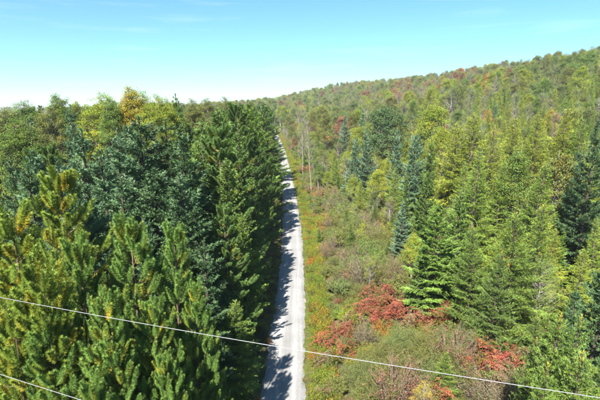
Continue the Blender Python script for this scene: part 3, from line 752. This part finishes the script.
# --- right fill: thicket by the track, then rising mixed wood
def right_wood(x, y, s):
    hi = smooth(120, 330, y)
    red = math.exp(-((x / y - 0.27) / 0.16) ** 2) + .12
    k = pick({'broadleaf': 3.4 + 3.4 * hi, 'thin': 1.6 + 1.8 * hi, 'spruce': 1.6 + .3 * hi, 'larch': (3.4 - hi * 1.6) * (1.6 if x > 18 else .6), 'fir': 2.0 * (1 - hi)})
    if k in ('broadleaf', 'thin'):
        cw = pick({'olive': 3.2, 'mid green': 2.6, 'sage green': 1.6, 'yellow-green': 3.0, 'golden': .2, 'orange': .08, 'rusty red': .03 + .9 * hi * red, 'russet brown': .35 + 1.3 * hi * red})
        h = rnd.uniform(6.5, 10.5) if y < 90 else rnd.uniform(9, 12.5) if y < 150 else rnd.choice((rnd.uniform(9, 13), rnd.uniform(12, 18.5)))
    elif k == 'larch': cw = pick({'lime green': 3, 'bright green': 3, 'yellow-green': 1}); h = rnd.uniform(8, 12)
    elif k == 'spruce': cw = pick({'pale blue-green': 2.0, 'dark green': .7, 'mid green': 4, 'bright green': 2}); h = rnd.uniform(5.5, 10.5) + 6 * float(hi) * rnd.random()
    else: cw = pick({'bright green': 3, 'mid green': 3}); h = rnd.uniform(5, 9)
    return k, cw, h
XR = lambda y: 0.8 * y + 8
for x, y in cells(20, 60, 2.9, lambda y: float(road_right(y)) + 8.5 + .06 * y, XR):
    s = x - float(road_right(y))
    if not free(x, y, 2.0): continue
    if y < 34 and x < 14 + (y - 20) * .2: continue
    if 13.5 < x < 17 and 19 < y < 30: continue          # the deep shade gap
    k, cw, h = right_wood(x, y, s)
    if y < 30: k = pick({'fir': 3, 'spruce': 1}); cw = pick({'bright green': 2, 'mid green': 2}); h = rnd.uniform(4.5, 7.5)
    else: h *= .85
    put(k, x, y, h, cw, 1.2, None, rnd.choice((1, 3, 3, 4)) if k == 'broadleaf' else None)
for x, y in cells(60, 130, 3.3, lambda y: float(road_right(y)) + 4.5 + max(0, (95 - y)) * .14, XR):
    if free(x, y, 2.2):
        s = x - float(road_right(y)); k, cw, h = right_wood(x, y, s)
        put(k, x, y, h * (.78 if s < 14 else 1.05), cw, 1.15, None, rnd.choice((1, 3, 3, 4)) if k == 'broadleaf' else None)
for x, y in cells(130, 300, 5.2, lambda y: float(road_right(y)) + 3.6, XR):
    s = x - float(road_right(y)); k, cw, h = right_wood(x, y, s)
    put(k, x, y, h * (.85 if s < 10 else 1.2), cw, rnd.uniform(.9, 1.25), None, rnd.choice((0, 1, 3, 3, 4)) if k == 'broadleaf' else None)
for x, y in cells(300, 720, 6.6, lambda y: float(road_right(y)) + 3.6 if y < 400 else -150 - .1 * y, lambda y: 0.8 * y + 10):
    k, cw, h = right_wood(x, y, 50)
    put(k, x, y, h * 1.2, cw, rnd.uniform(.95, 1.35), None, rnd.choice((0, 1, 3, 3, 4)) if k == 'broadleaf' else None)
# closing row where the track turns out of sight
for i in range(60):
    y = rnd.uniform(372, 440); x = rnd.uniform(-45, 5)
    put(pick({'broadleaf': 3, 'spruce': 2}), x, y, rnd.uniform(13, 18), pick({'olive': 3, 'mid green': 3, 'orange': 1, 'dark green': 1}), 1.2)
# shrubs
for x, y in cells(20, 118, 1.75, lambda y: float(road_right(y)) + 2.1, lambda y: float(road_right(y)) + (10.5 + .07 * y if y > 33 else 15)):
    if not free(x, y, 1.0): continue
    if .14 * y < x < .42 * y and 28.5 < y < 37: continue          # kept for the sumac and willow patch
    s = x - float(road_right(y))
    edge = s < 5
    k = pick({'shrub': 5, 'twiggy': 1.5, 'willow': 2.6 if y < 55 else 1.2, 'sumac': 1.0, 'fir': 1.3 if s > 5 else .2, 'thin': .9 if s > 4 else 0, 'broadleaf': .35 if s > 5 else 0})
    if k == 'shrub': cw = pick({'olive': 4, 'mid green': 2.5, 'sage green': 2.5, 'yellow-green': 1.4, 'russet brown': 1.2, 'rusty red': .5, 'orange': .6 if edge else .15}); h = rnd.uniform(1.3, 3.2)
    elif k == 'willow': cw = pick({'olive': 3, 'sage green': 3}); h = rnd.uniform(1.7, 3.3)
    elif k == 'twiggy': cw = pick({'russet brown': 3, 'grey-brown': 3, 'rusty red': .7}); h = rnd.uniform(1.6, 3.6)
    elif k == 'sumac': cw = pick({'red': 1, 'orange': .6, 'rusty red': 3}); h = rnd.uniform(1.1, 1.9)
    elif k in ('thin', 'broadleaf'): cw = pick({'olive': 2, 'mid green': 2, 'yellow-green': 2, 'russet brown': 1.2, 'golden': .4}); h = rnd.uniform(3, 5.2)
    else: cw = pick({'mid green': 1, 'bright green': 1}); h = rnd.uniform(2.5, 4.5)
    if edge: h *= .62
    put(k, x, y, h, cw, 1.15)
for x, y in cells(19, 60, 2.0, lambda y: 12.0, lambda y: .8 * y + 4):
    if free(x, y, 1.2): put('shrub', x, y, rnd.uniform(.8, 1.9), pick({'olive': 3, 'mid green': 3, 'russet brown': 1.2}), 1.2)
for x, y in cells(118, 240, 2.6, lambda y: float(road_right(y)) + 2.8, lambda y: float(road_right(y)) + 11):
    if free(x, y, 1.2):
        k = pick({'shrub': 4, 'twiggy': 1, 'willow': 1.5, 'fir': 1.2})
        put(k, x, y, rnd.uniform(1.5, 3.4) * (1.3 if k == 'fir' else 1), pick({'olive': 3, 'mid green': 3, 'yellow-green': 2, 'russet brown': 1.2}) if k != 'twiggy' else 'russet brown', 1.2)
# low bushes along the shaded left verge
for x, y in cells(22, 120, 2.2, lambda y: float(road_left(y)) - 5.5, lambda y: float(road_left(y)) - 1.6):
    if free(x, y, 1.3): put('shrub', x, y, rnd.uniform(.8, 1.9), pick({'olive': 3, 'mid green': 3, 'russet brown': 1.2}), 1.1)

# ------------------------------------------------------------------ which of them show, and how large
ZB = np.zeros((200, 300), bool)
order = sorted(range(len(plants)), key=lambda i: plants[i]['y'])
for i in order:
    p = plants[i]; l = LIB[p['kind']][p['var']]
    R = l['R'] * p['w']
    (ut,), (vt,), (zc,) = project(np.array([p['x']]), np.array([p['y']]), np.array([p['z'] + p['h']]))
    (ub,), (vb,), _ = project(np.array([p['x']]), np.array([p['y']]), np.array([p['z'] + 0.1 * p['h']]))
    p['u'], p['v'] = ut, vt
    rp_ = R * FPX / zc / 2
    vis = 0
    a, b = int(vt / 2), int(vb / 2) + 1
    for r in range(max(a, 0), min(b, 200)):
        f = (r + .5 - vt / 2) / max(vb / 2 - vt / 2, .5)
        w = rp_ * (max(f, 0.02) ** .8 if l['shape'] == 'cone' else math.sqrt(max(1 - (2 * f - 1) ** 2, 0.02)) if l['shape'] == 'egg' else math.sqrt(max(1 - (1 - f) ** 2, .02)))
        cxp = (ut + (ub - ut) * f) / 2
        c0, c1 = max(int(cxp - w), 0), min(int(cxp + w) + 1, 300)
        if c1 > c0:
            vis += int((~ZB[r, c0:c1]).sum()); ZB[r, c0:c1] = True
    p['vis'] = vis
NAMES = {'spruce': ('spruce_tree', 'spruce'), 'fir': ('fir_tree', 'fir'), 'larch': ('larch_tree', 'larch'), 'pine': ('pine_tree', 'pine'),
         'broadleaf': ('broadleaf_tree', 'tree'), 'hardwood': ('broadleaf_tree', 'tree'), 'thin': ('broadleaf_tree', 'tree'), 'shrub': ('leafy_shrub', 'shrub'), 'willow': ('willow_shrub', 'willow'),
         'twiggy': ('bare_shrub', 'bare shrub'), 'sumac': ('sumac_shrub', 'sumac'), 'dead': ('dead_tree', 'dead tree')}
GROUPS = {'spruce': 'spruces of the forest', 'fir': 'young firs on the right-hand side', 'larch': 'larches on the right-hand slope', 'pine': 'pines left of the track',
          'tree': 'broadleaf trees of the forest', 'shrub': 'leafy shrubs beside the track', 'willow': 'willow shrubs beside the track', 'bare shrub': 'bare twiggy shrubs beside the track',
          'sumac': 'sumac bushes beside the track', 'dead tree': 'dead white trees'}
singles, mass = [], []
bycat = {}
for p in plants:
    p['cat'] = NAMES[p['kind']][1]
    bycat.setdefault(p['cat'], []).append(p)
for cat, ps in bycat.items():
    ps.sort(key=lambda p: -p['vis'])
    cap = 290
    small = cat in ('shrub', 'willow', 'bare shrub', 'sumac')
    for n, p in enumerate(ps):
        if n < cap and (p['vis'] >= (4 if small else 5) or p['label']): singles.append(p)
        else: mass.append(p)

# ------------------------------------------------------------------ labels that single each one out
ORD = ('first second third fourth fifth sixth seventh eighth ninth tenth eleventh twelfth thirteenth fourteenth fifteenth sixteenth seventeenth eighteenth nineteenth '
       'twentieth').split()
def band(p):
    v = p['v']; left = p['x'] < float(road_right(p['y'])) - 1
    if left:
        t = [(101, 'breaking the skyline'), (112, 'at the skyline'), (130, 'just under the skyline'), (165, 'in the upper forest'), (215, 'at mid height'),
             (290, 'below mid height'), (9999, 'near the bottom edge')]
    else:
        t = [(62, 'high on the far ridge'), (72, 'on the upper ridge'), (80, 'just below the ridge line'), (88, 'high on the far slope'), (96, 'on the upper slope'), (104, 'on the middle slope'), (113, 'on the lower slope'),
             (124, 'at the foot of the slope'), (138, 'level with the dead tree top'), (155, 'level with the dead tree'), (175, 'level with the dead tree foot'), (200, 'above mid height'), (225, 'at mid height'), (255, 'below mid height'),
             (290, 'two thirds down'), (325, 'above the wire'), (360, 'level with the wire'), (9999, 'near the bottom edge')]
    return ('left' if left else 'right'), next(n for lim, n in t if v < lim)
cells_ = {}
for p in singles:
    if p['label']: continue
    side, b = band(p)
    noun = {'tree': 'tree' if p['kind'] in ('broadleaf', 'hardwood') else 'half-bare tree', 'shrub': 'leafy shrub', 'willow': 'fine-stemmed willow', 'bare shrub': 'twiggy shrub', 'sumac': 'sumac bush', 'dead tree': 'dead tree'}.get(p['cat'], p['cat'])
    cells_.setdefault((p['cw'], noun, side, b), []).append(p)
for (cw, noun, side, b), ps in cells_.items():
    ps.sort(key=lambda p: abs(p['u'] - 290))
    for n, p in enumerate(ps):
        if len(ps) == 1: p['label'] = f'the only {cw} {noun} {b}, {side} of the track'
        elif n < len(ORD): p['label'] = f'{cw} {noun} {b}, {ORD[n]} from the track, {side} side'
        else: p['label'] = f'{cw} {noun} {b}, well out {side} of the track'

def grow(p):
    l = LIB[p['kind']][p['var']]
    name, cat = NAMES[p['kind']]
    e = bpy.data.objects.new(name, None); C.objects.link(e)
    e.location = (p['x'], p['y'], p['z']); e.rotation_euler = (rnd.gauss(0, .022), rnd.gauss(0, .022), p['rot']); g_ = rnd.uniform(.92, 1.09); e.scale = (p['w'] * g_, p['w'] / g_, p['s'])
    e.empty_display_size = 0.3
    e['label'] = p['label']; e['category'] = cat; e['group'] = GROUPS[cat]
    for me, pn in ((l['trunk'], l['tn']), (l['crown'], l['cn'])):
        c = bpy.data.objects.new(pn, me); C.objects.link(c); c.parent = e
        c.color = (*p['tint'], 1)
for p in singles: grow(p)

# ------------------------------------------------------------------ what nobody could count: one object each, grown on points
def mass_object(name, pts, sources, label, category):
    """pts: rows of x, y, z, rot, width scale, height scale, index, r, g, b"""
    col = bpy.data.collections.new(name + '_kinds')
    for k, me in enumerate(sources):
        col.objects.link(bpy.data.objects.new('%s_kind_%03d' % (name, k), me))
    a = np.asarray(pts, float)
    me = bpy.data.meshes.new(name); me.vertices.add(len(a)); me.vertices.foreach_set('co', a[:, :3].astype(np.float32).ravel())
    for nm, typ, key, dat in (('rot', 'FLOAT_VECTOR', 'vector', np.stack([0 * a[:, 3], 0 * a[:, 3], a[:, 3]], 1)), ('size', 'FLOAT_VECTOR', 'vector', a[:, [4, 4, 5]]),
                              ('tint', 'FLOAT_COLOR', 'color', np.concatenate([a[:, 7:10], np.ones((len(a), 1))], 1))):
        me.attributes.new(nm, typ, 'POINT').data.foreach_set(key, dat.astype(np.float32).ravel())
    me.attributes.new('pick', 'INT', 'POINT').data.foreach_set('value', a[:, 6].astype(np.int32))
    o = bpy.data.objects.new(name, me); C.objects.link(o)
    g = bpy.data.node_groups.new(name, 'GeometryNodeTree')
    g.interface.new_socket('Geometry', in_out='INPUT', socket_type='NodeSocketGeometry'); g.interface.new_socket('Geometry', in_out='OUTPUT', socket_type='NodeSocketGeometry')
    gi, go = g.nodes.new('NodeGroupInput'), g.nodes.new('NodeGroupOutput')
    ci = g.nodes.new('GeometryNodeCollectionInfo'); ci.inputs[0].default_value = col; ci.inputs[1].default_value = True; ci.inputs[2].default_value = True
    ip = g.nodes.new('GeometryNodeInstanceOnPoints')
    def att(nm, typ):
        n = g.nodes.new('GeometryNodeInputNamedAttribute'); n.data_type = typ; n.inputs[0].default_value = nm
        return n.outputs[0]
    g.links.new(gi.outputs[0], ip.inputs['Points']); g.links.new(ci.outputs[0], ip.inputs['Instance'])
    ip.inputs['Pick Instance'].default_value = True
    g.links.new(att('pick', 'INT'), ip.inputs['Instance Index'])
    g.links.new(att('rot', 'FLOAT_VECTOR'), ip.inputs['Rotation']); g.links.new(att('size', 'FLOAT_VECTOR'), ip.inputs['Scale'])
    g.links.new(ip.outputs[0], go.inputs[0])
    md = o.modifiers.new('grow', 'NODES'); md.node_group = g
    o['kind'] = 'stuff'; o['label'] = label; o['category'] = category
    return o

for p in mass:      # the mass makes do with fewer different shapes
    p['var'] = {0: 0, 1: 1, 2: 4, 3: 3, 4: 4}[p['var']] if p['kind'] == 'broadleaf' else 1 if p['kind'] == 'pine' else p['var'] % 2
    p['var'] = min(p['var'], len(LIB[p['kind']]) - 1)
keys = sorted({(p['kind'], p['var']) for p in mass})
src = [merged('%s_whole' % k, [(LIB[k][v]['whole'][0], LIB[k][v]['whole'][2]), (LIB[k][v]['whole'][1], LIB[k][v]['whole'][3])]) for k, v in keys]
kidx = {k: i for i, k in enumerate(keys)}
mass_object('forest', [(p['x'], p['y'], p['z'], p['rot'], p['w'], p['s'], kidx[(p['kind'], p['var'])], *p['tint']) for p in mass], src,
            'distant and half-hidden mixed wood covering the far slope and ridge', 'forest')

# grass and leafy weeds
pts = []
def weed(x, y, k, h, c, j=.2):
    q = 1 + rnd.uniform(-j, j)
    pts.append((x, y, float(terrain(x, y)) - .02, rnd.uniform(0, 6.28), h * rnd.uniform(.85, 1.3), h * rnd.uniform(.7, 1.2), k, c[0] * q * rnd.uniform(.9, 1.1), c[1] * q, c[2] * q))
BG, YG, OR_, OL, TAN = (0.16, 0.24, 0.03), (0.26, 0.26, 0.03), (0.36, 0.17, 0.03), (0.13, 0.14, 0.04), (0.28, 0.22, 0.10)
y = 18.0
while y < 380:
    den = 1 if y < 60 else .6 if y < 140 else .3
    step = .16 / den
    rr, ll = float(road_right(y)), float(road_left(y))
    patch = math.sin(y * .33) + math.sin(y * .81 + 1)
    for _ in range(2):
        s = rnd.uniform(-.32, .75); weed(rr + s, y + rnd.uniform(-.3, .3), rnd.randrange(3), .38 + .3 * s, pick({BG: 4, YG: 3, TAN: 1.0}))
        s = rnd.uniform(.4, 2.2); weed(rr + s, y + rnd.uniform(-.3, .3), rnd.randrange(2, 6), .7 + .12 * s, pick({BG: 4 + patch, YG: 2.4, OR_: max(.15, .8 - patch * .7), OL: 2}))
    s = rnd.uniform(-.3, 4); weed(ll - s, y + rnd.uniform(-.3, .3), rnd.randrange(6), .6 + .08 * s, pick({OL: 3, BG: 1.5, YG: 1, OR_: .4, TAN: .6}))
    y += step
for x, y in cells(22, 120, .75, lambda y: float(road_right(y)) + 3.0, lambda y: float(road_right(y)) + 13 + .08 * y):
    weed(x, y, rnd.randrange(6), rnd.uniform(.6, 1.1), pick({OL: 4, BG: 2.4, YG: 1.8, TAN: 1.2, OR_: .4}))
tufts = [tuft(300, 70, .6, .35), tuft(301, 70, .75, .4, .022), tuft(302, 55, .5, .4, .025, .9), tuft(303, 22, .8, .4, kind='weed'), tuft(304, 26, .95, .45, kind='weed'), tuft(305, 18, .7, .35, kind='weed')]
mass_object('grass', pts, [t.build('tuft_%d' % i, M_LEAF_I) for i, t in enumerate(tufts)], 'tall grass and weeds lining the gravel track', 'grass')

# ------------------------------------------------------------------ overhead wires
M_WIRE = noise_mat('aluminium_wire', [(0.2, 0.2, 0.21), (0.30, 0.30, 0.31)], 40, rough=0.42)
def wire(name, pix, depth0, label, r, run):
    # straight run crossing the track, receding slightly to the left, hung with a slack curve
    dirx = np.array([-run, 1.0])
    (u0, v0) = pix
    d = ray(u0, v0)
    P0 = np.array([d[0] * depth0, depth0, CAM_H + d[2] * depth0])
    t = np.linspace(-14, 14, 57)
    x, y = P0[0] + dirx[0] * t, P0[1] + dirx[1] * t
    z = P0[2] + 0.0012 * (t * 4) ** 2
    ok = y > 0.4
    mb = MB()
    tubes(mb, np.stack([x, y, z], 1)[ok][None], np.full((1, ok.sum()), r), 8)
    o = bpy.data.objects.new(name, mb.build(name, M_WIRE, smooth_shade=True)); C.objects.link(o)
    o['label'] = label; o['category'] = 'wire'; o['group'] = 'overhead wires'
wire('overhead_wire', (300, 350.5), 8.0, 'long pale overhead wire crossing the whole picture above the track', 0.0065, 3.5)
wire('overhead_wire', (30, 384), 7.6, 'short stretch of overhead wire in the bottom left corner', 0.0052, 2.7)

# ------------------------------------------------------------------ the air
def air(density):
    m, N, L = new_mat('air')
    p = N.new('ShaderNodeVolumePrincipled'); p.inputs['Color'].default_value = (0.90, 0.96, 1.0, 1); p.inputs['Density'].default_value = density
    p.inputs['Anisotropy'].default_value = 0.0
    o = N.new('ShaderNodeOutputMaterial'); L.new(p.outputs[0], o.inputs['Volume'])
    mb = MB()
    x0, x1, y0, y1, z0, z1 = -4100, 4100, -400, 6100, -3.0, 80.0
    v = [(x, y, z) for z in (z0, z1) for y in (y0, y1) for x in (x0, x1)]
    mb.add(v, [(0, 2, 3, 1), (4, 5, 7, 6), (0, 1, 5, 4), (2, 6, 7, 3), (0, 4, 6, 2), (1, 3, 7, 5)], (1, 1, 1))
    o = bpy.data.objects.new('haze', mb.build('haze', m)); C.objects.link(o); o['kind'] = 'stuff'; o['label'] = 'thin pale haze over the distant forest'
    o['category'] = 'haze'
air(0.00016)
